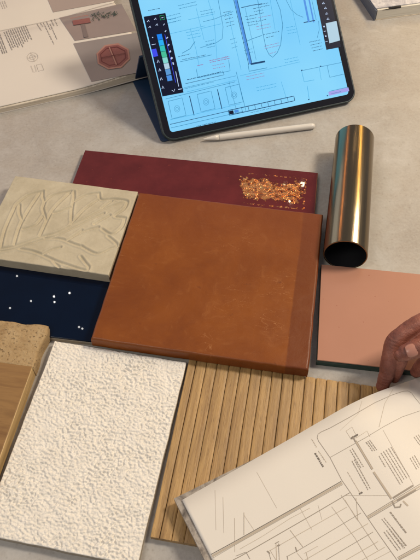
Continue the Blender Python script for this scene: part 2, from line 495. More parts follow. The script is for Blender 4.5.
# salmon glass tile
Fs_c, _, _ = rect_from(Vector((0.1345, 0.4825, 0)), -8.6, 0.21, 0.1335)
Fs = frame(Fs_c.x, Fs_c.y, 0, -8.6)
sg = root('glass_tile', Fs, 'salmon pink glass tile with dark green edge, right of the terracotta tile', 'tile')
solid_from_poly('glass_body', box_world(Fs, 0.21, 0.1335, 0, 0), 0, 0.0092, M['green_edge'], Fs, sg, 0.0005)
solid_from_poly('coloured_face', box_world(Fs, 0.2092, 0.1327, 0, 0), 0.0093, 0.0110, M['salmon'], Fs, sg, 0.0004)

# rough white tile
Wc, _, _ = rect_from(Vector((-0.1752, 0.3822, 0)), -11.6, 0.1515, 0.212)
Fw = frame(Wc.x, Wc.y, 0, -11.6)
def zw(x, y):
    wv = noise.noise_vector(Vector((x * 120, y * 120, 4))) * 0.55
    q = Vector((x * 330 + y * 110, y * 400 - x * 110, 0)) + wv
    a = noise.noise(q)
    b = noise.noise(q * 2.0 + Vector((7, 3, 1)))
    c = noise.noise(Vector((x * 900, y * 900, 0)))
    big = noise.noise(Vector((x * 60, y * 60, 8)))
    sh = lambda t: math.tanh(t * (2.4 + 2.4 * big2))
    big2 = 0.5 + noise.noise(Vector((x * 28, y * 28, 5)))
    e = min(0.07525 - abs(x), 0.106 - abs(y))
    k = min(1, e / 0.003)
    return ((0.00068 + 0.00035 * big2) * sh(a + 0.45 * big) + 0.00032 * sh(b) + 0.00014 * c + 0.0003 * big) * (0.25 + 0.75 * k)
wt = tile_grid('textured_tile', 0.1505, 0.212, 0.0088, 0.00050, zw, M['stucco'], Fw, edge_r=0.0008, wob=0.0005, skirt_mat=M['clay_edge'])
tag(wt, 'off white tile with rough crumpled plaster texture, left of the fluted wood', 'tile')

# fluted oak panel
OW, OD = 0.236, 0.1900
Oc, _, _ = rect_from(Vector((-0.0248, 0.3565, 0)), -10.6, OW, OD)
Fo = frame(Oc.x, Oc.y, 0, -10.6)
prof = []
x = -OW / 2; ribs = [0.0095] + [0.0121] * 40
base_z, top_z = 0.0052, 0.0080
k = 0
random.seed(8)
while x < OW / 2 - 0.003:
    w = ribs[k] + random.uniform(-0.0008, 0.0008); k += 1
    w = min(w, OW / 2 - x)
    g = random.uniform(0.0005, 0.0010)
    for q in range(13):
        t = 0.5 - 0.5 * math.cos(math.pi * q / 12)
        zz = top_z - 0.0007 * (abs(2 * t - 1) ** 7.0) - 0.0008 * t
        prof.append((x + g / 2 + (w - g) * t, zz))
    prof.append((x + w - g / 2 + 0.0001, base_z)); prof.append((x + w + g / 2 - 0.0001, base_z))
    x += w
prof = prof[:-2]
ny = 24
V = []; Fc = []
npf = len(prof)
for j in range(ny + 1):
    y = -OD / 2 + OD * j / ny
    for (px_, pz) in prof:
        wob = 0.00035 * noise.noise(Vector((px_ * 25, y * 22, 2)))
        endr = 0.0006 if j in (0, ny) else 0
        V.append(Fo @ Vector((px_ + wob, y, pz - endr)))
for j in range(ny):
    for i in range(npf - 1):
        a = j * npf + i; Fc.append((a, a + 1, a + npf + 1, a + npf))
b0 = len(V)
for j in range(ny + 1):
    y = -OD / 2 + OD * j / ny
    V.append(Fo @ Vector((prof[0][0], y, 0))); V.append(Fo @ Vector((prof[-1][0], y, 0)))
for j in range(ny):
    Fc.append((b0 + 2 * j, j * npf, (j + 1) * npf, b0 + 2 * j + 2))
    Fc.append((b0 + 2 * j + 1, b0 + 2 * j + 3, (j + 1) * npf + npf - 1, j * npf + npf - 1))
Fc.append(tuple([b0] + [b0 + 1] + [npf - 1 - i for i in range(npf)]))
Fc.append(tuple([b0 + 2 * ny + 1] + [b0 + 2 * ny] + [ny * npf + i for i in range(npf)]))
fo = mesh_obj('fluted_panel', V, Fc, M['rib'], Fo)
bm = bmesh.new(); bm.from_mesh(fo.data); bmesh.ops.recalc_face_normals(bm, faces=bm.faces); bm.to_mesh(fo.data); bm.free()
tag(fo, 'pale oak panel with narrow ribs, under the open booklet of drawings', 'wood sample')

# travertine block and smooth oak board on the left
def zb(x, y):
    h = 0.0006 * noise.noise(Vector((x * 50, y * 50, 1))) + 0.0003 * noise.noise(Vector((x * 260, y * 260, 1)))
    p = noise.noise(Vector((x * 330, y * 520, 4)))
    if p > 0.42: h -= min(0.0014, (p - 0.42) * 0.011)
    return h
Bc, _, _ = rect_from(Vector((-0.330, 0.4205, 0)), -9.1, 0.1500, 0.0545)
Fb = frame(Bc.x, Bc.y, 0, -9.1)
tb = tile_grid('travertine_block', 0.150, 0.0545, 0.0182, 0.0006, zb, M['brick'], Fb, edge_r=0.0028, wob=0.0030)
tag(tb, 'pitted tan travertine piece with chipped edges, below the navy tile', 'stone sample')
Kc, _, _ = rect_from(Vector((-0.3110, 0.3655, 0)), -9.6, 0.1210, 0.150)
Fk = frame(Kc.x, Kc.y, 0, -9.6)
kb = root('oak_board', Fk, 'smooth brown oak board with pale edge, below the travertine piece', 'wood sample')
solid_from_poly('edge_band', box_world(Fk, 0.1210, 0.150, 0, 0), 0, 0.0172, M['oak_edge'], Fk, kb, 0.0007)
solid_from_poly('top_face', box_world(Fk, 0.1194, 0.1484, 0, 0), 0.0173, 0.0180, M['oak'], Fk, kb, 0.0003)

# ------------------------------------------------------------------ bronze tube
TR_, TI, TL_ = 0.0262, 0.0244, 0.2075
ax = Vector((math.cos(R(78.6)), math.sin(R(78.6)), 0))
p0 = Vector((0.1614, 0.4835, TR_))
Zr = ax.to_track_quat('Z', 'Y').to_matrix().to_4x4()
Fu = Matrix.Translation(p0) @ Zr
nseg = 128
rings = [(TI, 0.0), (TI + 0.0003, -0.0004), (TR_ - 0.0004, -0.0004), (TR_, 0.0004), (TR_, TL_ - 0.0004), (TR_ - 0.0004, TL_), (TI, TL_), (TI, TL_)]
V = []; Fc = []; mi = []
for (r, z) in rings[:7]:
    for i in range(nseg):
        a = 2 * math.pi * i / nseg
        V.append(Fu @ Vector((r * math.cos(a), r * math.sin(a), z)))
for k in range(7):
    k2 = (k + 1) % 7
    for i in range(nseg):
        j = (i + 1) % nseg
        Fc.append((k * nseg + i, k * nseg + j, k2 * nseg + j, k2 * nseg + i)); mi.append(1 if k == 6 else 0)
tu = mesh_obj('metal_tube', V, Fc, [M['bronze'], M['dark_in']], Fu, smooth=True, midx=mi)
bm = bmesh.new(); bm.from_mesh(tu.data); bmesh.ops.recalc_face_normals(bm, faces=bm.faces)
for e in bm.edges:
    if len(e.link_faces) == 2 and e.calc_face_angle(0) > R(30): e.smooth = False
bm.to_mesh(tu.data); bm.free()
tag(tu, 'brushed bronze metal tube lying behind the salmon tile with its dark open end facing front', 'tube')

# ------------------------------------------------------------------ stylus
def lathe(prof, F, n=32):
    V = []; Fc = []
    for r, z in prof:
        for i in range(n):
            a = 2 * math.pi * i / n
            V.append(F @ Vector((r * math.cos(a), r * math.sin(a), z)))
    for k in range(len(prof) - 1):
        for i in range(n):
            j = (i + 1) % n
            Fc.append((k * n + i, k * n + j, (k + 1) * n + j, (k + 1) * n + i))
    Fc.append(tuple(range(n))[::-1]); Fc.append(tuple((len(prof) - 1) * n + i for i in range(n)))
    return V, Fc
a0, a1 = Vector((-0.0065, 0.7175, 0.0045)), Vector((0.1565, 0.7425, 0.0045))
sd = (a1 - a0).normalized()
Fp = Matrix.Translation(a0) @ sd.to_track_quat('Z', 'Y').to_matrix().to_4x4()
st = root('stylus', Fp, 'white tablet pen lying in front of the tablet', 'stylus')
V, Fc = lathe([(0.0044, 0.0235), (0.00445, 0.024), (0.00445, 0.158), (0.0042, 0.1615), (0.0032, 0.164), (0.001, 0.165)], Fp)
mesh_obj('barrel', V, Fc, M['white_plastic'], Fp, st, True)
V, Fc = lathe([(0.0006, 0.0), (0.0010, 0.0012), (0.0022, 0.007), (0.0036, 0.016), (0.0043, 0.0232)], Fp)
mesh_obj('tip', V, Fc, M['white_plastic'], Fp, st, True)

# ------------------------------------------------------------------ line drawing helper
def densify(pts, d=3.0):
    out = []
    for a, b in zip(pts, pts[1:]):
        n = max(1, int(math.hypot(b[0] - a[0], b[1] - a[1]) / d))
        for i in range(n): out.append((a[0] + (b[0] - a[0]) * i / n, a[1] + (b[1] - a[1]) * i / n))
    out.append(pts[-1]); return out

def ribbons(name, items, surf, F, parent, lift=0.00012):
    """items: (points, width in m, material key); surf(px,py) -> (world point, normal)"""
    keys = []; V = []; Fc = []; mi = []
    for n_i, (pts, w, key) in enumerate(items):
        if key not in keys: keys.append(key)
        P = [surf(*q) for q in densify(pts)]
        lf_ = lift * (1 + 0.12 * (n_i % 7))
        rows = []
        for i, (p, nn) in enumerate(P):
            a = P[max(0, i - 1)][0]; b = P[min(len(P) - 1, i + 1)][0]
            t = (b - a)
            if t.length < 1e-9: t = Vector((1, 0, 0))
            s = t.normalized().cross(nn).normalized() * (w / 2)
            rows.append((len(V), len(V) + 1))
            V.append(p + nn * lf_ + s); V.append(p + nn * lf_ - s)
        for r0, r1 in zip(rows, rows[1:]):
            Fc.append((r0[0], r1[0], r1[1], r0[1])); mi.append(keys.index(key))
    return mesh_obj(name, V, Fc, [M[k] for k in keys], F, parent, midx=mi)

def patch(name, quad, surf, mat, F, parent, lift=0.0002, n=10):
    """quad given as 4 photo points; follows the surface"""
    V = []; Fc = []
    for j in range(n + 1):
        for i in range(n + 1):
            u, v = i / n, j / n
            x = (1 - v) * ((1 - u) * quad[0][0] + u * quad[1][0]) + v * ((1 - u) * quad[3][0] + u * quad[2][0])
            y = (1 - v) * ((1 - u) * quad[0][1] + u * quad[1][1]) + v * ((1 - u) * quad[3][1] + u * quad[2][1])
            p, nn = surf(x, y); V.append(p + nn * lift)
    for j in range(n):
        for i in range(n):
            a = j * (n + 1) + i; Fc.append((a, a + 1, a + n + 2, a + n + 1))
    return mesh_obj(name, V, Fc, mat, F, parent, smooth=True)

def polypatch(name, poly, surf, mat, F, parent, lift=0.0004):
    V = []
    for q in poly:
        p, nn = surf(*q); V.append(p + nn * lift)
    return mesh_obj(name, V, [tuple(range(len(V)))], mat, F, parent)

def words(a, b, w, key, gap=0.22, mn=2.0, mx=6.0, rnd=random):
    """a line of tiny lettering too small to read: broken dashes"""
    L = math.hypot(b[0] - a[0], b[1] - a[1]); out = []; s = 0
    ux, uy = (b[0] - a[0]) / L, (b[1] - a[1]) / L
    while s < L:
        l = min(rnd.uniform(mn, mx) * 0.6, L - s)
        # letters: small zigzag
        pts = []; q = 0; n = max(2, int(l / 0.7))
        for i in range(n + 1):
            t = s + l * i / n; o_ = (0.22 if i % 2 else -0.22) * rnd.uniform(0.4, 1)
            pts.append((a[0] + ux * t - uy * o_, a[1] + uy * t + ux * o_))
        if l > 0.5: out.append((pts, w, key))
        s += l + rnd.uniform(0.35, 0.8)
    return out

# ------------------------------------------------------------------ tablet on its folio
TH, AL = R(16.6), R(39.3)
TO = at(170.5, 132.5, 0.0142)
te_ = Vector((math.cos(TH), math.sin(TH), 0))
tn_ = Vector((-math.sin(TH) * math.cos(AL), math.cos(TH) * math.cos(AL), math.sin(AL)))
tk_ = te_.cross(tn_)
Mt = Matrix((te_, tn_, tk_)).transposed().to_4x4(); Mt.translation = TO
SW, SH = 0.2765, 0.207
def scr(px, py):
    d = ray(px, py); t = (TO - CAM).dot(tk_) / d.dot(tk_)
    return CAM + d * t, tk_
def rrect(x0, y0, x1, y1, r, n=8):
    P = []
    for cx_, cy_, a0_ in ((x1 - r, y0 + r, -90), (x1 - r, y1 - r, 0), (x0 + r, y1 - r, 90), (x0 + r, y0 + r, 180)):
        for i in range(n + 1):
            a = R(a0_ + 90 * i / n); P.append((cx_ + r * math.cos(a), cy_ + r * math.sin(a)))
    return P
tab = root('tablet', Mt, 'tablet showing a technical line drawing on a bright blue screen, propped at the back', 'tablet')
def local_solid(name, poly, z0, z1, mat, bev=0):
    n = len(poly)
    V = [Mt @ Vector((p[0], p[1], z0)) for p in poly] + [Mt @ Vector((p[0], p[1], z1)) for p in poly]
    f = [tuple(range(n))[::-1], tuple(range(n, 2 * n))] + [(i, (i + 1) % n, n + (i + 1) % n, n + i) for i in range(n)]
    o = mesh_obj(name, V, f, mat, Mt, tab)
    if bev: bevel_mesh(o.data, bev, 2, 50)
    return o
b = 0.0092; cs = 0.0022
local_solid('case', rrect(-b - cs, -b - cs, SW + b + cs, SH + b + cs, 0.0165), -0.0088, -0.0001, M['case'], 0.0010)
local_solid('glass', rrect(-b, -b, SW + b, SH + b, 0.0145), -0.0001, 0.00035, M['bezel'], 0.00015)
local_solid('screen', rrect(0, 0, SW, SH, 0.0045), 0.0003, 0.0005, M['screen'])
items = []
def L_(pts, w=0.0004, k='s_line'): items.append((pts, w, k))
def Tx(a, b, n, dx, dy, w=0.0004, k='s_dark'):
    for i in range(n):
        items.extend(words((a[0] + dx * i, a[1] + dy * i), (b[0] + dx * i, b[1] + dy * i), w, k))
random.seed(3)
# wall section
L_([(235.6, 0), (250.6, 64)], 0.0042, 's_wall'); L_([(237, 0), (251.6, 63)], 0.0010, 's_dark'); L_([(233.6, 0), (248.6, 65)], 0.0005, 's_dark')
L_([(250.5, 64.3), (265, 61.6)], 0.0026, 's_dark'); L_([(248, 65), (249, 71.5), (267, 68)], 0.0005)
L_([(257.5, 0), (262.5, 32.5), (266, 49), (269, 55), (272.5, 57.5), (277, 53), (280.5, 45), (282.5, 25), (280, 10), (276, 0)], 0.0005)
L_([(241, 8), (252, 5.5), (262, 4)], 0.0006, 's_dark'); L_([(243, 43), (252, 39), (262, 35.5)], 0.0005)
L_([(218, 0), (223, 27), (222, 39), (216, 43), (200, 48)], 0.0004); L_([(203, 22), (215, 19), (233, 11.7)], 0.0004)
L_([(200, 29), (221, 24)], 0.0003, 's_pale')
L_([(228, 12), (233, 36), (241, 70)], 0.0003, 's_pale')
Tx((223, 13), (231, 11), 5, 0.9, 3.4); Tx((245, 17), (255, 15), 4, 0.9, 3.0, k='s_dark'); Tx((256, 22), (266, 19.5), 1, 0, 0)
Tx((259, 5), (269, 3), 2, .6, 2.4); Tx((263, 35), (279, 31.5), 1, 0, 0); Tx((266, 38), (274, 36), 1, 0, 0)
Tx((264, 46.5), (279, 43), 2, .5, 2.5, k='s_red'); Tx((269, 54), (276, 52), 1, 0, 0, k='s_red')
Tx((258, 18), (272, 15), 1, 0, 0, k='s_red'); Tx((256, 27), (270, 24), 2, 0.6, 3, k='s_red')
Tx((230, 40), (236, 38), 3, 0.8, 4.2, k='s_line')
# middle sketches
L_([(182, 53.5), (190, 49), (195, 41.5)], 0.0005); L_([(190, 28), (196, 50), (199, 66)], 0.0003, 's_pale')
L_([(170, 34), (205, 26)], 0.0003, 's_pale'); L_([(180, 62), (212, 55)], 0.0004, 's_line'); L_([(188, 20), (215, 14)], 0.0003, 's_pale')
Tx((148, 11), (160, 8.5), 1, 0, 0); Tx((166, 17), (180, 13.5), 3, 1.0, 3.2, k='s_line')
Tx((178, 57), (190, 54), 1, 0, 0); Tx((182, 60), (206, 55), 1, 0, 0)
Tx((197, 66), (203, 64.6), 1, 0, 0, 0.0007, 's_red'); Tx((209, 61), (228, 57), 2, 0.7, 1.6, 0.0006, 's_red')
Tx((224, 57.5), (229, 56.4), 2, .3, 2.0, 0.0007, 's_red')
L_([(196, 69), (198, 78), (230, 71), (228.5, 60)], 0.0004, 's_line')
Tx((187, 80), (221, 72), 1, 0, 0, 0.0006); L_([(185, 84), (224, 75), (222.5, 71)], 0.0004, 's_dark')
# elevation strip
L_([(165.5, 99.2), (235, 82)], 0.0004); L_([(170, 120), (240, 104)], 0.0003, 's_pale')
L_([(170, 124.5), (229, 111)], 0.0005, 's_dark'); L_([(171, 128), (243, 111.5)], 0.0004)
L_([(189.4, 96), (194, 115.5)], 0.0012, 's_dark'); L_([(217.3, 89.5), (221.8, 109)], 0.0012, 's_dark')
for bx in (168, 197, 225):
    oy = -(bx - 168) * 0.24
    L_([(bx, 101.5 + oy), (bx + 4, 119 + oy), (bx + 18, 115.6 + oy), (bx + 14, 98 + oy), (bx, 101.5 + oy)], 0.0004, 's_line')
    for r in (1.4, 2.8):
        L_([(bx + 9 + r * math.cos(i * .7), 109 + oy + r * 1.2 * math.sin(i * .7)) for i in range(10)], 0.0003, 's_line')
L_([(236, 72), (246, 112)], 0.0004); L_([(229, 82), (237, 113)], 0.0003)
Tx((196, 126.5), (216, 122), 1, 0, 0); Tx((246, 77), (264, 73), 2, 0.5, 3, k='s_red')
for (a_, b_, n_, k_) in (((160, 22), (176, 18.5), 2, 's_line'), ((186, 33), (200, 30), 3, 's_pale'), ((200, 12), (214, 9), 2, 's_line'), ((178, 6), (196, 2), 2, 's_line'),
        ((212, 66), (224, 63.5), 2, 's_red'), ((244, 51), (252, 49), 2, 's_line'), ((253, 9), (262, 7), 3, 's_dark'), ((286, 28), (296, 26), 3, 's_pale'), ((284, 60), (298, 57), 2, 's_pale'),
        ((256, 88), (276, 83.6), 2, 's_pale'), ((176, 91), (214, 82), 1, 's_line'), ((205, 42), (214, 40), 3, 's_line')):
    Tx(a_, b_, n_, 0.8, 3.0, 0.0004, k_)
L_([(184, 88), (236, 76)], 0.0003); L_([(187, 92), (237, 80)], 0.0003, 's_pale'); L_([(208, 0), (214, 20), (217, 60)], 0.0003, 's_pale')
L_([(270, 0), (275, 30)], 0.0003, 's_pale'); L_([(245, 8), (249, 27), (256, 60)], 0.0003); L_([(290, 0), (300, 45)], 0.0003, 's_pale')
L_([(240, 76), (300, 62)], 0.0003, 's_pale'); L_([(281, 82), (286, 98)], 0.0003, 's_pale'); L_([(196, 8), (204, 40)], 0.0003, 's_pale')
# ruler strip
L_([(228.3, 110.6), (293.7, 96.2), (294.6, 100.8), (229.4, 115.4), (228.3, 110.6)], 0.0007, 's_dark')
for i in range(1, 10):
    x_ = 228.3 + 65.4 * i / 10; y_ = 110.6 - 14.4 * i / 10
    L_([(x_, y_), (x_ + 1, y_ + 4.7)], 0.0004, 's_dark')
L_([(229.2, 113), (233.4, 112.1)], 0.0048, 's_black'); L_([(234.2, 111.8), (238.5, 110.8)], 0.0034, 's_wall')
Tx((250, 113), (272, 108), 1, 0, 0, 0.0003)
# right side
for x0_ in (304, 309):
    L_([(x0_, 0), (x0_ + 4.6, 22.5)], 0.0022 if x0_ == 309 else 0.0030, 's_wall')
L_([(311.6, 0), (316, 20)], 0.0004); L_([(303.5, 22.8), (314.8, 20.6)], 0.0009, 's_dark')
L_([(285.7, 0), (291, 10), (297, 15), (303, 17.5)], 0.0004); L_([(318.4, 21), (319, 30), (317, 38)], 0.0004)
Tx((309, 42.5), (320, 40), 4, 1.2, 2.9)
L_([(301.4, 70.8), (341.5, 62.6)], 0.0004); L_([(301.4, 70.8), (304, 82), (314, 80)], 0.0004, 's_pale'); L_([(327, 66), (329.5, 77.5), (344, 74.2)], 0.0004)
L_([(319, 67), (321, 80)], 0.0003, 's_pale'); L_([(307, 86), (309, 99.5)], 0.0004, 's_pale')
for q in ((301.4, 70.7), (320.3, 66.6), (327.2, 96), (308.5, 99.8)): L_([(q[0] - .6, q[1]), (q[0] + .8, q[1] - .3)], 0.0016, 's_dark')
L_([(328.5, 94), (348.6, 89.4)], 0.0056, 's_lilac'); L_([(329, 91.5), (337, 89.7), (347.5, 87.3)], 0.0004, 's_line'); L_([(331, 94), (341, 91.7)], 0.0004, 's_line')
items = [(p, w * 1.5 if w < 0.001 else w, k) for p, w, k in items]
ribbons('drawing', items, scr, Mt, tab, 0.00065)
# tool palettes
polypatch('tool_palette', [(143.5, 17.2), (165.2, 13.4), (183.4, 92.8), (162.3, 96.8)], scr, M['s_black'], Mt, tab, 0.0016)
polypatch('tool_palette', [(315.5, -2), (329.5, -5), (340.6, 47.4), (326.0, 50.2)], scr, M['s_black'], Mt, tab, 0.0016)
items = []
cols = ['s_blue', 's_sky', 's_teal', 's_green', 's_mint', 's_grey', 's_dusk', 's_wall']
for i, cname in enumerate(cols):
    t0, t1 = i / 8, (i + 0.93) / 8
    L_([(159.0 + 11.0 * t0, 34.6 + 47 * t0), (159.0 + 11.0 * t1, 34.6 + 47 * t1)], 0.0072, cname)
L_([(153.6, 49.5), (155.6, 57)], 0.0070, 's_violet')
L_([(164.6, 35), (175.5, 83)], 0.0007, 's_violet')
for a in ((148, 21.5), (155, 19.5), (149.5, 27.5), (156.5, 25.3)):
    L_([(a[0] - 1, a[1] + 1), (a[0] + .6, a[1] - .7), (a[0] + 1, a[1] + 1.0)], 0.0009, 's_white')
L_([(159.6, 16.3), (163.6, 15.6), (164.6, 19.8), (160.4, 20.6), (159.6, 16.3)], 0.0007, 's_hi')
L_([(161.3, 18.4), (163.2, 18)], 0.0010, 's_white')
L_([(152, 38.2), (153, 38)], 0.0014, 's_white'); L_([(151.5, 45.4), (155.5, 44.6)], 0.0008, 's_white')
for i in range(6):
    x_, y_ = 163.8 + i * 1.55, 25 + i * 6.7
    w_ = 0.0009 + 0.0003 * i
    L_([(x_ - .7, y_ + 1.0), (x_ + .6, y_ - .6)], w_, 's_white')
L_([(172.4, 64.2), (173.6, 64.0)], 0.0034, 's_white')
L_([(175.4, 72), (178.4, 87)], 0.0009, 's_white')
for i in range(4):
    x_, y_ = 157.0 + i * 1.6, 61 + i * 8.6
    L_([(x_, y_ + 2.5), (x_ + .8, y_ - .4), (x_ + 2.1, y_ + 2.1)], 0.0009, 's_white')
L_([(171.5, 90.5), (173.6, 92), (174.6, 89.4)], 0.0007, 's_white'); L_([(178, 90), (181.5, 89.2)], 0.0011, 's_white')
icons_left = items; items = []
L_([(327.2, 33.3 + 0.2), (337.6, 31.3)], 0.0295, 's_grey')
items[-1] = ([(327.0, 34.2), (337.8, 31.6)], 0.0300, 's_grey')
items.pop()
for a in ((323, 3.5), (325, 8.5), (326.2, 14), (327.4, 19.3)):
    L_([(a[0] - 1.2, a[1] + .9), (a[0], a[1] - .9), (a[0] + 1.3, a[1] + .6), (a[0] - 1.2, a[1] + .9)], 0.0007, 's_white')
for a in ((323.4, 27.4), (325, 37)): L_([(a[0] - .7, a[1]), (a[0] + .7, a[1] - .3)], 0.0022, 's_white')
for a in ((324.2, 32), (326, 42)): L_([(a[0] - 1.2, a[1] + .3), (a[0] + 1.2, a[1] - .3)], 0.0007, 's_white')
ribbons('palette_icons', icons_left, scr, Mt, tab, 0.0019)
ribbons('palette_icons', items, scr, Mt, tab, 0.0019)
polypatch('page_preview', [(325.3, 23.8), (336.0, 21.4), (339.6, 40.8), (329.0, 43.8)], scr, M['s_grey'], Mt, tab, 0.0019)

# folio the tablet stands in: base plate + rear flap
Ff = frame(-0.0665, 0.7165, 0, 19)
fl = root('folio_stand', Ff, 'dark navy folio stand under the tablet, showing at its left side', 'tablet stand')
def fw(x, y, z): return Ff @ Vector((x, y, z))
pl = [fw(x, y, 0) for x, y in rrect(0, 0, 0.285, 0.175, 0.006, 4)]
solid_from_poly('base_plate', [(p.x, p.y) for p in pl], 0.0002, 0.0028, M['folio'], Ff, fl, 0.0006)
th_ = 0.0022
V = [fw(0.004, .150, .003), fw(.281, .150, .003), fw(.281, .100, .0755), fw(.004, .100, .0755), fw(0.004, .150 + th_, .003), fw(.281, .150 + th_, .003), fw(.281, .100 + th_, .0770), fw(.004, .100 + th_, .0770)]
mesh_obj('rear_flap', V, [(3, 2, 1, 0), (4, 5, 6, 7), (0, 1, 5, 4), (1, 2, 6, 5), (2, 3, 7, 6), (3, 0, 4, 7)], M['folio'], Ff, fl)

# ------------------------------------------------------------------ open book, top left
BO = Vector((-0.310, 0.788, 0)); be = Vector((math.cos(R(19.1)), math.sin(R(19.1)), 0)); bn = Vector((-be.y, be.x, 0))
def smooth(a, b, t):
    t = max(0, min(1, (t - a) / (b - a))); return t * t * (3 - 2 * t)
GT = 0.209
def bh(s, t):
    tt = t if t <= GT else 2 * GT - t
    z = 0.0100 + 0.0085 * smooth(0.02, 0.15, tt) - 0.0125 * smooth(0.155, GT, tt) ** 1.5
    return z + 0.0095 * smooth(0.11, 0.245, s)
def bsurf(px, py):
    z = 0.012
    for _ in range(25):
        p = at(px, py, z); q = p - BO
        z = 0.5 * z + 0.5 * bh(q.dot(be), q.dot(bn))
    q = p - BO; s, t = q.dot(be), q.dot(bn); h = 0.001
    n = (Vector((0, 0, 1)) - be * ((bh(s + h, t) - bh(s - h, t)) / (2 * h)) - bn * ((bh(s, t + h) - bh(s, t - h)) / (2 * h))).normalized()
    return p, n
Fbk = Matrix((be, bn, Vector((0, 0, 1)))).transposed().to_4x4(); Fbk.translation = BO
book = root('open_book', Fbk, 'open book with text and two photographs on its near page, left of the tablet', 'book')
def sheet(name, top, bot, s0, s1, t0, t1, ns, nt, O, e, n, mat, F, parent, side_mat=None):
    V = []; Fc = []; mi = []
    for lay in (top, bot):
        for j in range(nt + 1):
            for i in range(ns + 1):
                s = s0 + (s1 - s0) * i / ns; t = t0 + (t1 - t0) * j / nt
                V.append(O + e * s + n * t + Vector((0, 0, lay(s, t))))
    W = ns + 1; K = (ns + 1) * (nt + 1)
    for j in range(nt):
        for i in range(ns):
            a = j * W + i
            Fc.append((a, a + 1, a + W + 1, a + W)); mi.append(0)
            Fc.append((K + a, K + a + W, K + a + W + 1, K + a + 1)); mi.append(0)
    bd = list(range(W)) + [j * W + ns for j in range(1, nt + 1)] + [nt * W + i for i in range(ns - 1, -1, -1)] + [j * W for j in range(nt - 1, 0, -1)]
    for k in range(len(bd)):
        a, b_ = bd[k], bd[(k + 1) % len(bd)]
        Fc.append((a, K + a, K + b_, b_)); mi.append(1 if side_mat else 0)
    o = mesh_obj(name, V, Fc, [mat] + ([side_mat] if side_mat else []), F, parent, midx=mi)
    bm = bmesh.new(); bm.from_mesh(o.data); bmesh.ops.recalc_face_normals(bm, faces=bm.faces); bm.to_mesh(o.data); bm.free()
    for p in o.data.polygons:
        if p.material_index == 0: p.use_smooth = True
    if not side_mat:
        for p in o.data.polygons: p.use_smooth = p.normal.z > 0.5
    return o
BS0, BS1 = -0.18, 0.2335
lift_ = lambda s: 0.0095 * smooth(0.11, 0.245, s)
sheet('page_block', lambda s, t: bh(s, t) - 0.0016, lambda s, t: 0.0016 + lift_(s) * 0.6, BS0, BS1, 0.0, 2 * GT, 40, 60, BO, be, bn, M['pages'], Fbk, book)
sheet('open_page', bh, lambda s, t: bh(s, t) - 0.0007, BS0, BS1 + 0.0004, 0.0035, GT - 0.0004, 60, 50, BO, be, bn, M['page'], Fbk, book)
sheet('open_page', bh, lambda s, t: bh(s, t) - 0.0007, BS0, BS1 + 0.0004, GT + 0.0004, 2 * GT - 0.003, 60, 50, BO, be, bn, M['page'], Fbk, book)
sheet('cover', lambda s, t: 0.0014 + lift_(s) * 0.6, lambda s, t: 0.0003 + lift_(s) * 0.6, BS0, BS1 + 0.001, -0.0005, 2 * GT, 40, 8, BO, be, bn, M['page'], Fbk, book)
M['ph_wall'] = plain('print_mauve_wall', (0.255, 0.205, 0.19), 0.35, var=0.12, scale=20)
M['ph_grey'] = plain('print_grey_cloth', (0.245, 0.215, 0.205), 0.35, var=0.14, scale=16)
M['ph_pale'] = plain('print_pale_wall', (0.36, 0.285, 0.25), 0.35, var=0.06, scale=20)
M['ph_pink'] = plain('print_pink', (0.36, 0.18, 0.145), 0.35, var=0.1)
M['ph_rose'] = plain('print_rose', (0.22, 0.075, 0.068), 0.35, var=0.2, scale=300)
M['ph_dark'] = plain('print_dark_red', (0.13, 0.028, 0.028), 0.35)
M['ph_leaf'] = plain('print_leaf', (0.018, 0.050, 0.034), 0.35)
M['ph_shade'] = plain('print_grey_leg', (0.16, 0.13, 0.125), 0.35)
ph = patch('photograph', [(59.5, 18), (121.5, 4.0), (136, 31), (75, 41.0)], bsurf, M['ph_wall'], Fbk, book, 0.0006, 40)
ph2 = patch('photograph', [(73.5, 43.8), (136.5, 33.0), (150, 70.5), (91.5, 82)], bsurf, M['ph_grey'], Fbk, book, 0.0006, 40)
ph3 = patch('photograph', [(44, -9), (105, -22), (116, 0.5), (53.2, 12.4)], bsurf, M['ph_pale'], Fbk, book, 0.0006, 40)
L2 = 0.0014
polypatch('planter', [(70.5, 18.8), (88, 15.5), (91, 23.3), (73.8, 26)], bsurf, M['ph_pink'], Fbk, ph, L2)
polypatch('planter_front', [(72.5, 21.6), (89.6, 18.6), (91, 23.3), (73.8, 26)], bsurf, M['ph_rose'], Fbk, ph, L2 + .0003)
polypatch('pedestal', [(81, 25.2), (85, 24.6), (88.6, 37.4), (84, 38)], bsurf, M['ph_shade'], Fbk, ph, L2)
random.seed(11)
items = []
for i in range(60):
    t = random.random(); x_ = 92 + t * 25; y_ = 17.4 - t * 3.2 + random.uniform(-3.0, 3.2) * (1 - .5 * t)
    a = random.uniform(-1.2, 1.2); l = random.uniform(1.0, 2.3)
    L_([(x_, y_), (x_ + l * math.cos(a), y_ + l * math.sin(a))], random.uniform(.0008, .0016), 'ph_leaf')
ribbons('plant', items, bsurf, Fbk, ph, 0.0018)
def ring_px(cx_, cy_, rx, ry, rot, n=8, ph_=22.5):
    out = []
    for i in range(n):
        a = R(ph_ + 360 * i / n); x_ = rx * math.cos(a); y_ = ry * math.sin(a)
        out.append((cx_ + x_ * math.cos(R(rot)) - y_ * math.sin(R(rot)), cy_ + x_ * math.sin(R(rot)) + y_ * math.cos(R(rot))))
    return out
polypatch('octagon_dish', ring_px(113.4, 57, 17.6, 13.4, -8), bsurf, M['ph_pink'], Fbk, ph2, L2)
polypatch('dish_inner', ring_px(113.4, 57, 15.8, 11.6, -8), bsurf, M['ph_rose'], Fbk, ph2, L2 + .0003)
items = []
o8 = ring_px(113.4, 57, 13.2, 9.3, -8); L_(o8 + [o8[0]], 0.0013, 'ph_dark')
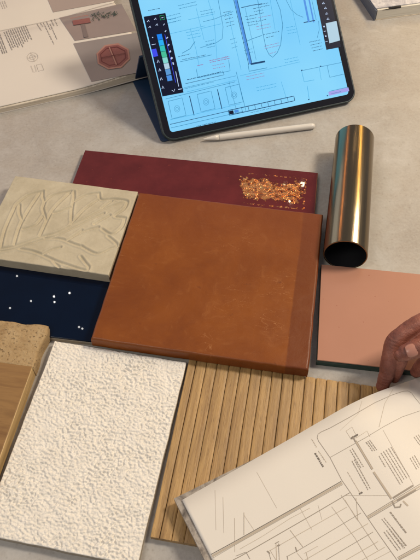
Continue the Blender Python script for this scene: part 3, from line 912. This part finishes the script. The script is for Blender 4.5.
L_([(109.5, 48.2), (116.8, 66)], 0.0020, 'ph_pink'); L_([(110.6, 48.2), (118.2, 66)], 0.0010, 'ph_dark')
L_([(101.5, 59), (125.5, 54.6)], 0.0010, 'ph_dark')
ribbons('dish_marks', items, bsurf, Fbk, ph2, 0.0021)
items = []
M['b_ink'] = plain('book_ink', (0.21, 0.19, 0.175), 0.6)
M['b_ink_light'] = plain('book_ink_light', (0.40, 0.36, 0.32), 0.6)
for i in range(11):
    x0_, y0_ = 4.0 + i * 2.15, 32.0 - i * 0.62
    Lx = (10.5, 9.5, 10, 10, 9.5, 10.5, 9, 8.6, 8.4, 7.2, 8.2)[i]
    items.extend(words((x0_, y0_), (x0_ + Lx * 0.78, y0_ + Lx * 1.75), 0.0011, 'b_ink', mn=3, mx=6))
for i in range(3): items.extend(words((-5 + i * 2.1, 34 - i * .5), (3 + i * 2.0, 54 - i * .5), 0.0012, 'b_ink', mn=4, mx=9))
for (x0_, y0_, x1_, y1_) in ((37, 24, 41.5, 31), (40.5, 23.5, 43, 27), (43.5, 23, 54, 44.5), (46.5, 22, 50.5, 30), (50, 24, 57, 39.5), (51, 20, 54.5, 27), (54.5, 19.5, 57.5, 26)):
    items.extend(words((x0_, y0_), (x1_, y1_), 0.0009, 'b_ink', mn=3, mx=6))
for rx in (5.6, 3.0):
    rr = ring_px(32.6, 57.3, rx, rx * .8, -10, 10); L_(rr + [rr[0]], 0.0005, 'b_ink_light')
L_([(28, 58.5), (37.3, 56)], 0.0004, 'b_ink_light'); L_([(30.5, 52.5), (35, 62)], 0.0004, 'b_ink_light')
L_([(31, 66), (33.5, 72.5), (36.5, 71.8), (34.6, 65.4)], 0.0005, 'b_ink_light'); L_([(36.5, 65), (41.5, 64), (43.8, 70), (38.4, 71.4), (36.5, 65)], 0.0005, 'b_ink_light')
ribbons('printed_text', items, bsurf, Fbk, book, 0.0005)
items = []
for i in range(3): items.extend(words((0 + i * 2.2, 2 - i * .4), (3 + i * 2.2, 9 - i * .4), 0.0008, 'b_ink_light'))
ribbons('printed_text', items, bsurf, Fbk, book, 0.0005)

# ------------------------------------------------------------------ closed book, top right
Fc2 = frame(0.2905, 1.0175, 0, 11.6)
bk2 = root('closed_book', Fc2, 'thick cream paged book with mottled grey cover, cut off at the top right', 'book')
def bw(w, d, dx=0, dy=0): return [((Fc2 @ Vector((x + dx, y + dy, 0))).x, (Fc2 @ Vector((x + dx, y + dy, 0))).y) for x, y in ((0, 0), (w, 0), (w, d), (0, d))]
solid_from_poly('page_block', bw(0.21, 0.25, 0.0012, 0.0008), 0.0012, 0.0185, m_pages('pale_page_block', (0.74, 0.70, 0.60), (0.56, 0.52, 0.43)), Fc2, bk2, 0.0005)
solid_from_poly('cover', bw(0.2125, 0.252, -0.001, 0.0042), 0.0187, 0.0205, M['marbled'], Fc2, bk2, 0.0004)
solid_from_poly('back_cover', bw(0.2125, 0.252, 0, 0), 0.0, 0.0011, M['pages'], Fc2, bk2)
solid_from_poly('spine', [((Fc2 @ Vector((x, y, 0))).x, (Fc2 @ Vector((x, y, 0))).y) for x, y in ((-0.0026, 0), (-0.0002, 0), (-0.0002, .252), (-0.0026, .252))], 0.0, 0.0186, plain('slate_spine', (0.10, 0.115, 0.15), 0.5, var=.3, scale=200), Fc2, bk2, 0.0003)
V = [Fc2 @ Vector(p) for p in ((0.010, 0.0004, 0.0176), (0.033, 0.0004, 0.0168), (0.043, 0.0004, 0.0172), (0.043, 0.0004, 0.0192), (0.034, 0.0004, 0.0196))]
V2 = [v + Vector((0, 0.004, 0)) for v in V]
mesh_obj('dark_gap', V + V2, [(0, 1, 2, 3, 4), (9, 8, 7, 6, 5)] + [(i, i + 5, (i + 1) % 5 + 5, (i + 1) % 5) for i in range(5)], M['dark_in'], Fc2, bk2)

# ------------------------------------------------------------------ booklet of drawings, bottom right
PO = at(182, 500, 0.022); PO.z = 0
pe = Vector((math.cos(R(27.2)), math.sin(R(27.2)), 0)); pn = Vector((pe.y, -pe.x, 0))
KN = [(-0.03, .0205), (0.0, .0220), (.030, .0246), (.062, .0275), (.090, .0302), (.118, .0330), (.146, .0367), (.178, .0405), (.201, .0392), (.224, .0335), (.253, .0230), (.284, .0125), (.33, .0095), (.40, .009)]
def ph_(s, t=0):
    if s <= KN[0][0]: return KN[0][1]
    for i in range(len(KN) - 1):
        if s <= KN[i + 1][0]:
            x0, y0 = KN[i]; x1, y1 = KN[i + 1]
            m0 = (KN[i + 1][1] - KN[max(0, i - 1)][1]) / (KN[i + 1][0] - KN[max(0, i - 1)][0])
            j = min(len(KN) - 1, i + 2)
            m1 = (KN[j][1] - KN[i][1]) / (KN[j][0] - KN[i][0])
            h = x1 - x0; u = (s - x0) / h
            return (2 * u ** 3 - 3 * u * u + 1) * y0 + (u ** 3 - 2 * u * u + u) * h * m0 + (-2 * u ** 3 + 3 * u * u) * y1 + (u ** 3 - u * u) * h * m1
    return KN[-1][1]
def psurf(px, py):
    d = ray(px, py)
    # march down the ray until it meets the sheet
    k0 = (0.08 - CAMH) / d.z; k1 = (0.0 - CAMH) / d.z
    prev = None
    for i in range(161):
        k = k0 + (k1 - k0) * i / 160; p = CAM + d * k; q = p - PO
        f = p.z - ph_(q.dot(pe))
        if f <= 0 and prev is not None:
            kk = prev[0] + (k - prev[0]) * prev[1] / (prev[1] - f); p = CAM + d * kk; break
        prev = (k, f)
    s = (p - PO).dot(pe); h = 0.001
    p.z = ph_(s)
    n = (Vector((0, 0, 1)) - pe * ((ph_(s + h) - ph_(s - h)) / (2 * h))).normalized()
    return p, n
Fpb = Matrix((pe, -pn, Vector((0, 0, 1)))).transposed().to_4x4(); Fpb.translation = PO
bkl = root('drawing_booklet', Fpb, 'open booklet with a cream sheet of architectural line drawings, held by the hand', 'booklet')
sheet('drawing_page', ph_, lambda s, t: ph_(s) - 0.0004, 0, 0.33, 0, 0.24, 120, 10, PO, pe, pn, M['sheet'], Fpb, bkl)
pe2 = Vector((math.cos(R(24.0)), math.sin(R(24.0)), 0))
sheet('under_pages', lambda s, t: ph_(s) - 0.0012, lambda s, t: max(0.0088, ph_(s) - 0.0085), -0.0058, 0.33, -0.0050, 0.24, 120, 10, PO, pe2, pn, M['photoblock'], Fpb, bkl)
sheet('back_cover', lambda s, t: 0.0110 if s < .2 else 0.0088, lambda s, t: 0.0084, -0.0035, 0.26, -0.002, 0.24, 30, 6, PO, pe2, pn, plain('dark_cover', (0.10, 0.085, 0.07), 0.5), Fpb, bkl)
items = []
K1, K2, K3 = 'ink', 'ink_mid', 'ink_light'
L_([(397, 560), (380, 536), (367, 517), (350, 492), (341.7, 480), (330, 457.5), (318.5, 441), (317.2, 437.6), (318, 434.2), (321, 432), (330, 428), (350, 417), (375, 402.6), (392, 395), (403.5, 391.2), (408, 391), (411.6, 393), (415, 398), (421, 405)], 0.0005, K2)
L_([(330, 457.5), (355, 443.5), (365, 438), (384, 426.5), (402, 417), (421, 410.5)], 0.0004, K2)
L_([(355.5, 441), (372.4, 469.3)], 0.0020, K3); L_([(354.8, 441.4), (371.7, 469.8)], 0.0003, K2); L_([(356.3, 440.5), (373.2, 469)], 0.0003, K2)
L_([(373.6, 472), (391.6, 499)], 0.0020, K3); L_([(372.9, 472.4), (391, 499.4)], 0.0003, K2)
L_([(346, 431), (352, 427), (357, 437), (351.5, 440), (346, 431)], 0.0003, K3); L_([(356, 438), (367, 431), (370, 437)], 0.0003, K3)
L_([(351, 438.5), (358, 434.5)], 0.0016, K1); L_([(352.5, 436), (355.5, 442)], 0.0013, K2)
L_([(340, 430.5), (358, 414)], 0.0002, K3); L_([(358, 414), (362, 401)], 0.0002, K3); L_([(393, 389), (384.5, 404), (379, 427)], 0.0003, K3)
L_([(383, 430), (414, 486)], 0.0003, K3)
L_([(366.7, 516.5), (420, 484)], 0.0005, K2); L_([(368.2, 519), (420, 488.5)], 0.0005, K2); L_([(367.4, 517.8), (420, 486.2)], 0.0012, K3)
L_([(393, 498), (413, 485.6)], 0.0016, K2); L_([(397, 500.5), (416, 490)], 0.0014, K2)
L_([(392, 501), (395, 507.5), (400, 507), (401, 504)], 0.0012, K2); L_([(403, 501), (408, 506)], 0.0016, K3)
L_([(397.5, 557.5), (420, 545)], 0.0005, K2); L_([(399, 560), (420, 549)], 0.0005, K2); L_([(398.4, 558.8), (420, 547)], 0.0012, K3)
L_([(345, 495.5), (388, 495.5)], 0.0003, K3)
def TB(a, b, n, dx, dy, w=0.0007, k=K2):
    for i in range(n):
        jit = random.uniform(-1.6, 0.6)
        items.extend(words((a[0] + dx * i, a[1] + dy * i), (b[0] + dx * i + jit * .5, b[1] + dy * i + jit * .8), w, k, mn=2, mx=5))
random.seed(21)
TB((390.2, 512), (406.8, 534), 1, 0, 0, 0.0013, K2); TB((381.7, 519), (405, 548), 2, 2.3, -1.1, 0.0006)
TB((384, 532), (398.6, 551.8), 4, 2.5, -1.7)
TB((381, 453), (400, 484), 5, 2.5, -1.5); TB((379, 456), (386, 468), 1, 0, 0)
TB((350, 450), (361, 468), 2, 2.3, -1.4); TB((352, 461), (368, 490), 2, 2.4, -1.3); TB((347.5, 472), (360, 493), 1, 0, 0, 0.0005, K3)
TB((359, 494), (362.5, 492), 1, 0, 0, 0.0016, K1)
TB((366, 442), (373.5, 452.5), 3, 1.8, -1.0, 0.0008); TB((414, 437), (421, 447), 3, 2, -1.2); TB((410, 458), (417, 470), 3, 2.2, -1.3)
TB((315, 453), (323, 466.5), 1, 0, 0, 0.0016, K1); TB((318.5, 451), (326.6, 463), 1, 0, 0, 0.0006, K3); TB((311.7, 439), (317, 448), 1, 0, 0, 0.0006, K3)
# left-hand drawing
L_([(211, 554.5), (240, 538.6), (310, 499.2), (341.3, 481.3)], 0.0006, K1); L_([(212, 556.2), (240, 540.5), (310, 501), (342, 483)], 0.0018, K3); L_([(213, 558), (240, 542.2), (310, 502.8), (343, 484.4)], 0.0003, K2)
L_([(233, 560), (240, 556.5), (310, 516.2), (350, 492.6)], 0.0006, K2)
L_([(268, 551.7), (278, 546), (310, 528), (347, 507)], 0.0004, K3); L_([(286.7, 556.7), (296, 551.7), (310, 543.5), (361, 513)], 0.0004, K2)
L_([(305, 560), (368, 523.5)], 0.0004, K3); L_([(326, 560), (373, 532)], 0.0004, K2); L_([(346, 560), (378, 541.5)], 0.0004, K3); L_([(362, 560), (385, 547)], 0.0004, K3)
L_([(374, 560), (391, 551)], 0.0003, K3)
L_([(341, 495), (352, 511), (378, 550)], 0.0004, K3); L_([(356, 498), (358, 521), (345, 500)], 0.0004, K3); L_([(331.7, 506.7), (340, 518), (355, 538), (368, 560)], 0.0003, K3)
L_([(290, 530), (296, 538), (303, 547)], 0.0004, K3); L_([(300, 508), (312, 530)], 0.0002, K3); L_([(318, 505), (322, 520)], 0.0002, K3)
L_([(268.5, 552), (271, 560)], 0.0004, K2); L_([(276, 543), (276.6, 560)], 0.0004, K3); L_([(278.5, 543.5), (279.3, 560)], 0.0004, K2); L_([(287, 556), (288, 560)], 0.0005, K2)
L_([(295.4, 547), (297, 552)], 0.0009, K2); L_([(275, 543.6), (279, 541.5)], 0.0006, K2); L_([(297, 553), (303, 560)], 0.0003, K3); L_([(270, 550), (276, 560)], 0.0003, K3)
L_([(306, 552), (308, 560)], 0.0004, K3); L_([(304, 553.5), (309, 551), (318, 546)], 0.0003, K3)
L_([(267, 551), (270, 553.5)], 0.0010, K2); L_([(277, 546), (280, 545)], 0.0010, K2)
L_([(244, 512.5), (244, 535)], 0.0004, K3); L_([(234.5, 518), (234.8, 552)], 0.0004, K3)
L_([(215, 490), (216, 530)], 0.0002, K3); L_([(223, 497), (223.8, 533)], 0.0002, K3); L_([(256.7, 472), (276.7, 508)], 0.0002, K3); L_([(244, 515), (254, 530)], 0.0002, K3)
L_([(240, 549), (262, 536.5), (290, 518.5), (310, 508)], 0.0003, K3)
L_([(236, 556), (246, 552), (250, 559)], 0.0004, K2)
ribbons('line_drawing', items, psurf, Fpb, bkl, 0.00016)

# ------------------------------------------------------------------ hand
def capsule_chain(bm, pts, n=24, rings_per=10):
    """tapered tube through (point, radius[, flat]) nodes with round ends"""
    P = [Vector(p[0]) for p in pts]; r = [p[1] for p in pts]
    # smooth centreline
    C_ = []; Rr = []
    Q = [2 * P[0] - P[1]] + P + [2 * P[-1] - P[-2]]; S = [r[0]] + r + [r[-1]]
    for i in range(1, len(Q) - 2):
        for k in range(rings_per):
            t = k / rings_per
            a, b, c, d = Q[i - 1], Q[i], Q[i + 1], Q[i + 2]
            # gently rounded bends: mostly linear, a bit of spline
            sp = 0.5 * ((2 * b) + (c - a) * t + (2 * a - 5 * b + 4 * c - d) * t * t + (3 * b - a - 3 * c + d) * t ** 3)
            ln = b.lerp(c, t)
            C_.append(ln.lerp(sp, 0.55))
            tt = t * t * (3 - 2 * t); Rr.append(S[i] * (1 - tt) + S[i + 1] * tt)
    C_.append(P[-1]); Rr.append(r[-1])
    # round caps
    d0 = (C_[0] - C_[1]).normalized(); d1 = (C_[-1] - C_[-2]).normalized()
    caps0 = [(C_[0] + d0 * Rr[0] * math.sin(a), Rr[0] * math.cos(a)) for a in (1.5, 1.2, .9, .6, .3)]
    caps1 = [(C_[-1] + d1 * Rr[-1] * math.sin(a), Rr[-1] * math.cos(a)) for a in (.3, .6, .9, 1.2, 1.5)]
    allr = caps0 + list(zip(C_, Rr)) + caps1
    t = -d0; u = t.orthogonal().normalized(); o0 = len(HV)
    for i, (c, rad) in enumerate(allr):
        a_ = allr[max(0, i - 1)][0]; b_ = allr[min(len(allr) - 1, i + 1)][0]
        t2 = (b_ - a_).normalized()
        u = (u - t2 * u.dot(t2)).normalized(); w_ = t2.cross(u)
        for k in range(n):
            an = 2 * math.pi * k / n
            q = c + u * (rad * math.cos(an)) + w_ * (rad * math.sin(an)); HV.append(tuple(q))
    m = len(allr)
    for i in range(m - 1):
        for k in range(n):
            k2 = (k + 1) % n
            HF.append((o0 + i * n + k, o0 + i * n + k2, o0 + (i + 1) * n + k2, o0 + (i + 1) * n + k))
    HF.append(tuple(o0 + k for k in range(n))[::-1]); HF.append(tuple(o0 + (m - 1) * n + k for k in range(n)))
HV = []; HF = []; bm = None
V3 = Vector
index = [(V3((0.236, 0.366, 0.068)), .0118), (V3((0.210, 0.3570, 0.068)), .0096), (V3((0.1885, 0.3450, 0.0560)), .0096), (V3((0.1835, 0.332, 0.0410)), .0084), (V3((0.1815, 0.322, 0.0275)), .0080), (V3((0.1785, 0.3150, 0.0165)), .0068)]
middle = [(V3((0.244, 0.347, 0.070)), .0115), (V3((0.218, 0.341, 0.064)), .0092), (V3((0.1975, 0.3370, 0.0500)), .0086), (V3((0.1945, 0.331, 0.037)), .0076), (V3((0.1930, 0.3275, 0.0260)), .0072), (V3((0.1925, 0.3250, 0.0162)), .0062)]
ring = [(V3((0.252, 0.330, 0.068)), .0110), (V3((0.240, 0.330, 0.060)), .0092), (V3((0.2300, 0.331, 0.050)), .0086), (V3((0.2235, 0.332, 0.038)), .0078), (V3((0.2195, 0.332, 0.027)), .0072), (V3((0.2170, 0.331, 0.0160)), .0062)]
little = [(V3((0.262, 0.314, 0.062)), .0100), (V3((0.253, 0.316, 0.052)), .0080), (V3((0.246, 0.320, 0.042)), .0075), (V3((0.243, 0.324, 0.031)), .0066), (V3((0.241, 0.325, 0.022)), .0060)]
thumb = [(V3((0.292, 0.345, 0.066)), .0165), (V3((0.252, 0.336, 0.073)), .0122), (V3((0.2250, 0.3320, 0.0730)), .0098), (V3((0.2060, 0.3290, 0.0700)), .0098), (V3((0.1925, 0.3255, 0.0660)), .0084), (V3((0.1880, 0.3242, 0.0640)), .0064)]
palm = [(V3((0.236, 0.362, 0.068)), .0125), (V3((0.270, 0.366, 0.074)), .0150), (V3((0.315, 0.372, 0.078)), .0180), (V3((0.345, 0.374, 0.078)), .0220)]
palm2 = [(V3((0.246, 0.345, 0.070)), .0125), (V3((0.275, 0.350, 0.074)), .0165), (V3((0.315, 0.360, 0.078)), .0200), (V3((0.345, 0.370, 0.078)), .0220)]
palm3 = [(V3((0.256, 0.328, 0.068)), .0120), (V3((0.285, 0.338, 0.072)), .0160), (V3((0.320, 0.354, 0.076)), .0190), (V3((0.345, 0.366, 0.077)), .0220)]
palm4 = [(V3((0.264, 0.313, 0.063)), .0110), (V3((0.292, 0.328, 0.068)), .0150), (V3((0.322, 0.350, 0.074)), .0180), (V3((0.345, 0.366, 0.077)), .0220)]
arm = [(V3((0.345, 0.370, 0.078)), .0235), (V3((0.42, 0.380, 0.080)), .0255), (V3((0.52, 0.392, 0.085)), .0320), (V3((0.60, 0.40, 0.088)), .0380)]
for ch in (index, middle, ring, little, thumb, palm, palm2, palm3, palm4, arm): capsule_chain(bm, ch)
me = bpy.data.meshes.new('hand_raw'); me.from_pydata([(x * 100, y * 100, z * 100) for x, y, z in HV], [], HF); me.update()
tmp = bpy.data.objects.new('hand_raw', me); C.objects.link(tmp)
rm_ = tmp.modifiers.new('r', 'REMESH'); rm_.mode = 'VOXEL'; rm_.voxel_size = 0.10
sm_ = tmp.modifiers.new('s', 'SMOOTH'); sm_.iterations = 5; sm_.factor = 0.5
dg = bpy.context.evaluated_depsgraph_get(); dg.update()
hm = bpy.data.meshes.new_from_object(tmp.evaluated_get(dg))
bpy.data.objects.remove(tmp)
hm.transform(Matrix.Scale(0.01, 4))
Fh = Matrix.Translation((0.30, 0.36, 0.02))
# creases over the joints, fine lumps
creases = [(V3((0.1890, 0.3445, 0.0550)), V3((-.2, -.5, -.85))), (V3((0.1815, 0.321, 0.0270)), V3((-.1, -.3, -1))), (V3((0.2120, 0.3300, 0.0710)), V3((-1, -.2, -.2)))]
_new = []
for co, n in [(v.co.copy(), v.normal.copy()) for v in hm.vertices]:
    d = 0.0004 * noise.noise(co * 160) + 0.00018 * noise.noise(co * 520)
    for c, ax_ in creases:
        w = (co - c).length
        if w < 0.016:
            s = (co - c).dot(ax_.normalized())
            d -= 0.00045 * (0.5 + 0.5 * math.cos(s / 0.0017 * math.pi)) * max(0, 1 - w / 0.016)
    _new.extend(co + n * d)
hm.vertices.foreach_set('co', _new); hm.update()
hm.transform(Fh.inverted())
hm.materials.clear(); hm.materials.append(M['skin'])
for p in hm.polygons: p.use_smooth = True
hd = bpy.data.objects.new('hand', hm); C.objects.link(hd); hd.matrix_world = Fh
tag(hd, 'brown skinned hand reaching in from the right, fingertips behind the booklet page', 'hand')
# thumb nail: a curved plate lying on the back of the thumb tip
tc = V3((0.1975, 0.3268, 0.0675)); td = V3((-0.955, -0.20, -0.22)).normalized()
up = V3((0.0, -0.40, 0.90)); up = (up - td * up.dot(td)).normalized(); sdv = td.cross(up)
V = []; Fc = []
nu, nv_ = 12, 10
for j in range(nv_ + 1):
    for i in range(nu + 1):
        u = -1 + 2 * i / nu; w = -1 + 2 * j / nv_
        uu = u; ww = w * math.sqrt(1 - 0.30 * abs(u) ** 3)
        ang = ww * 0.72
        rad = 0.0095 - 0.0007 * (u > 0) * u * u - 0.0002 * u - 0.0006 * (u < 0) * u * u
        V.append(tc + td * (0.0055 * uu * math.sqrt(1 - 0.25 * w * w)) + up * (rad * math.cos(ang)) + sdv * (rad * math.sin(ang)))
for j in range(nv_):
    for i in range(nu):
        a = j * (nu + 1) + i; Fc.append((a, a + 1, a + nu + 2, a + nu + 1))
nl = mesh_obj('thumb_nail', V, Fc, M['nail'], Fh, hd, smooth=True)
sol = nl.modifiers.new('t', 'SOLIDIFY'); sol.thickness = 0.0009; sol.offset = 0

# ------------------------------------------------------------------ light
def area(name, loc, target, size, power, col, size_y=None):
    l = bpy.data.lights.new(name, 'AREA'); l.energy = power; l.color = col; l.size = size
    if size_y: l.shape = 'RECTANGLE'; l.size_y = size_y
    o = bpy.data.objects.new(name, l); C.objects.link(o); o.location = loc
    o.rotation_euler = (Vector(target) - Vector(loc)).to_track_quat('-Z', 'Y').to_euler()
    return o
area('ceiling_lamp', (1.25, 0.85, 1.5), (0, 0.4, 0), 0.36, 28, (1.0, 0.90, 0.77))
area('added_rear_fill', (-0.9, -0.5, 1.8), (0, 0.4, 0), 0.6, 13, (1.0, 0.93, 0.82))  # added soft fill from behind the camera, no known lamp there
def strip(name, loc, ry, wx, ly, power, col):
    o = area(name, loc, (0, 0, 0), wx, power, col, ly); o.rotation_euler = (0, R(ry), 0)
strip('added_yellow_strip', (1.12, 2.0, 1.27), 45, 0.20, 2.6, 15, (1.0, 0.62, 0.16))  # added unseen strip that draws the yellow streak along the tube
strip('added_orange_strip', (-2.15, 4.6, 3.3), -40, 0.22, 5.0, 22, (1.0, 0.40, 0.15))  # added unseen strip for the thin orange line on the tube
strip('added_cool_strip', (-2.4, 2.6, 1.35), -60, 1.5, 2.8, 13, (0.74, 0.84, 1.0))  # added cool panel, greys the tube's left side and cools the back
def bulb(px, py, e=0.10, r=0.0065, z=1.9, col=(1, 0.97, 0.92), zs=0.008):
    a = at(px, py, zs); d = a - CAM; d.z = -d.z; p = a + d * ((z - zs) / d.z)
    l = bpy.data.lights.new('ceiling_bulb', 'POINT'); l.energy = e; l.shadow_soft_size = r; l.color = col
    o = bpy.data.objects.new('ceiling_bulb', l); C.objects.link(o); o.location = p
for q in ((17, 276), (31, 301), (54, 296.5), (54.5, 302), (10, 308), (69.5, 293), (79, 327), (82.3, 328.6)): bulb(*q, e=random.choice((0.02, 0.035, 0.05)), r=0.0045)
for q in ((284, 186), (297, 192), (291, 201), (268, 190), (302, 184)): bulb(*q, e=0.40, r=0.012, col=(1, 0.74, 0.45))

w = bpy.data.worlds.new('World'); scene.world = w; w.use_nodes = True
bg = w.node_tree.nodes['Background']
bg.inputs['Color'].default_value = (0.90, 0.90, 1.0, 1); bg.inputs['Strength'].default_value = 0.23
scene.view_settings.view_transform = 'Standard'; scene.view_settings.look = 'None'
scene.view_settings.exposure = 0.06
